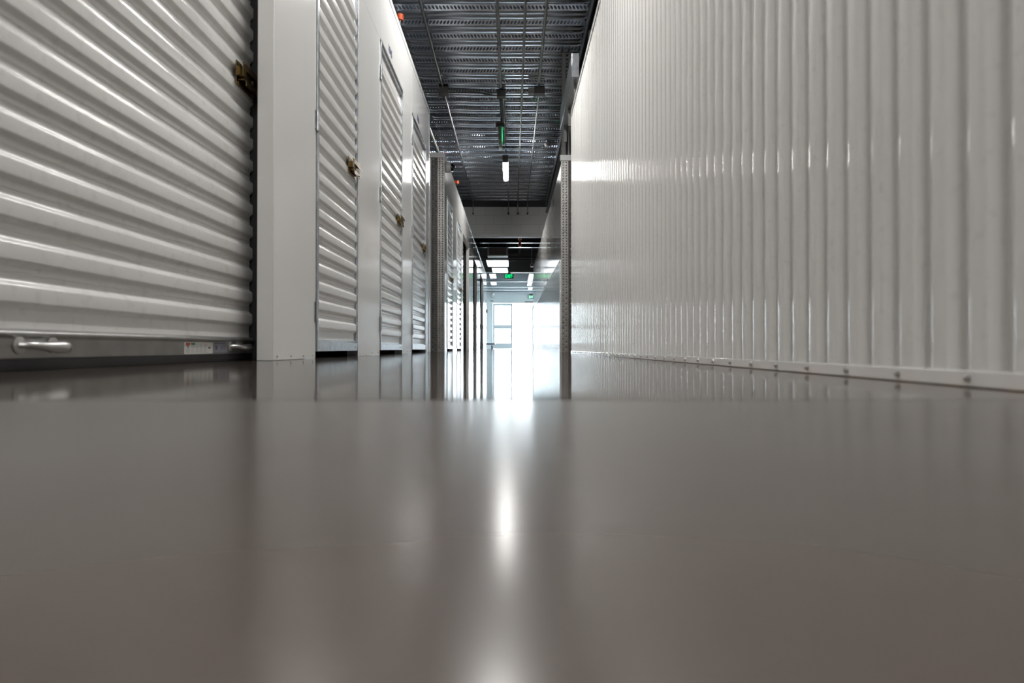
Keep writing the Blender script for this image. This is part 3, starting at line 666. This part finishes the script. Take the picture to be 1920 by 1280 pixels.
# pipes in the dark ceiling zone
t = thing('ceiling_pipe', 'brown bent pipe in the dark ceiling at the right of the air unit', 'pipe', (0, 20.4, H+2.9))
m = MB(); m.tube([(-0.2,0,-0.1), (0.12,0,-0.1), (0.2,0,-0.08), (0.22,0,0), (0.23,0,0.08), (0.30,0,0.12), (0.75,0,0.12)], 0.03, 10); m.build('pipe', BROWN, t)
t = thing('ceiling_pipe', 'grey straight pipe across the dark ceiling before the lobby', 'pipe', (0, 21.8, H+2.8))
m = MB(); m.tube([(-1.5,0,0), (1.5,0,0)], 0.02, 10); m.tube([(-1.5,0.3,0.12), (1.5,0.3,0.12)], 0.03, 10); m.build('pipe', GREY, t)
t = thing('wall_speaker', 'white fixture at the top of the right wall near the lobby', 'fixture', (0.60, 20.6, H+2.45))
m = MB(); m.box(-0.04, 0.05, 0, 0.1, 0, 0.1); m.tube([(0.0,0.05,0.1), (0.0,0.05,0.82)], 0.008, 6); m.build('housing', WPLAS, t, bevel=0.01)
m = MB(); m.tube([(0,-0.002,0.05), (0,-0.03,0.05)], 0.03, 12); m.build('lens', DARK, t)
# exit signs of the lobby
def exit_face(loc, label, lm, arrow=True, face=None):
    t = thing('exit_sign', label, 'exit sign', loc)
    m = MB(); m.box(-0.155, 0.155, 0, 0.04, -0.095, 0.095); m.build('housing', face or WPLAS, t, bevel=0.005)
    m = MB(); m.box(-0.140, 0.140, -0.004, 0.001, -0.083, 0.083); m.build('face', mat('sign_face', (0.03, 0.05, 0.045), 0.3), t)
    me = text_mesh('EXIT', 0.165); me.materials.append(lm); o = bpy.data.objects.new('letters', me); COL.objects.link(o); o.parent = t; o.location = (-0.015, -0.006, 0); o.rotation_euler = (PI/2, 0, 0); o.scale = (0.72, 1, 1)
    if arrow: m = MB(); m.prism([(0.112, 0.02), (0.132, 0.0), (0.112, -0.02)], 'y', -0.006, -0.004); m.build('arrow', lm, t, smooth=False)
    m = MB(); m.box(-0.06, 0.06, 0.0, 0.04, 0.095, 0.125); m.tube([(0,0.02,0.12), (0,0.02,0.16)], 0.012, 8); m.build('canopy', GREY, t, bevel=0.003)
exit_face((-0.095, 23.39, H+2.452), 'small green EXIT sign facing the viewer at the entrance of the lobby', GREEN)
exit_face((0.93, 31.64, 2.40), 'pale green exit sign on the far wall above the open doorway', PGREEN, False)

# ------------------------------------------------------------ far end things
t = thing('flatbed_cart', 'dark flatbed cart with caster wheel in front of the glass door', 'cart', (-1.05, 27.2, 0))
m = MB(); m.box(-0.45, 0.38, -0.6, 0.6, 0.175, 0.225); m.build('platform', DARK, t, bevel=0.01)
for cx in (-0.33, 0.26):
    for cy in (-0.45, 0.45):
        m = MB(); m.tube([(cx-0.02, cy, 0.072), (cx+0.02, cy, 0.072)], 0.07, 20); w = m.build('wheel', mat('grey_wheel', (0.05, 0.06, 0.07), 0.5), t)
        m = MB(); m.box(cx-0.032, cx-0.024, cy-0.03, cy+0.03, 0.06, 0.175); m.box(cx+0.024, cx+0.032, cy-0.03, cy+0.03, 0.06, 0.175); m.build('fork', GREY, w)
m = MB(); m.tube([(-0.42, -0.25, 0.22), (-0.42, -0.25, 0.9), (-0.42, 0.25, 0.9), (-0.42, 0.25, 0.22)], 0.016, 8); m.build('push_handle', DARK, t)
t = thing('wall_lamp', 'white ball lamp with a curved arm high on the far wall', 'lamp', (-0.87, 31.69, 2.56))
m = MB(); m.tube([(0,-0.12,0.09*math.cos(q)) if False else (0, -0.02-0.09*math.sin(q), 0.07*math.cos(q)) for q in [k*PI/8 for k in range(9)]], [max(0.001, 0.055*math.sin(k*PI/8)) for k in range(9)], 14); m.build('globe', WPLAS, t, ang=80)
m = MB(); m.tube([(-0.05,-0.03,0.03), (-0.11,-0.05,-0.05), (-0.11,-0.06,-0.14), (-0.04,-0.06,-0.20), (0.08,-0.05,-0.20)], 0.012, 8); m.build('arm', LGREY, t)
m = MB(); m.box(-0.13, 0.0, -0.05, 0.01, -0.36, -0.32); m.build('bracket', GREY, t)
t = thing('door_closer', 'dark closer bar above the open doorway', 'door closer', (0.86, 31.68, 2.155))
m = MB(); m.box(-0.26, 0.16, -0.05, 0.01, 0, 0.035); m.build('body', GREY, t, bevel=0.003)
t = thing('wall_switch', 'small dark box on the end of the left wall', 'switch', (-0.79, 22.42, 1.2))
t.location = (-0.86, 22.402, 1.25)
m = MB(); m.box(-0.03, 0.055, 0, 0.04, -0.06, 0.06); m.build('box', GREY, t, bevel=0.003)
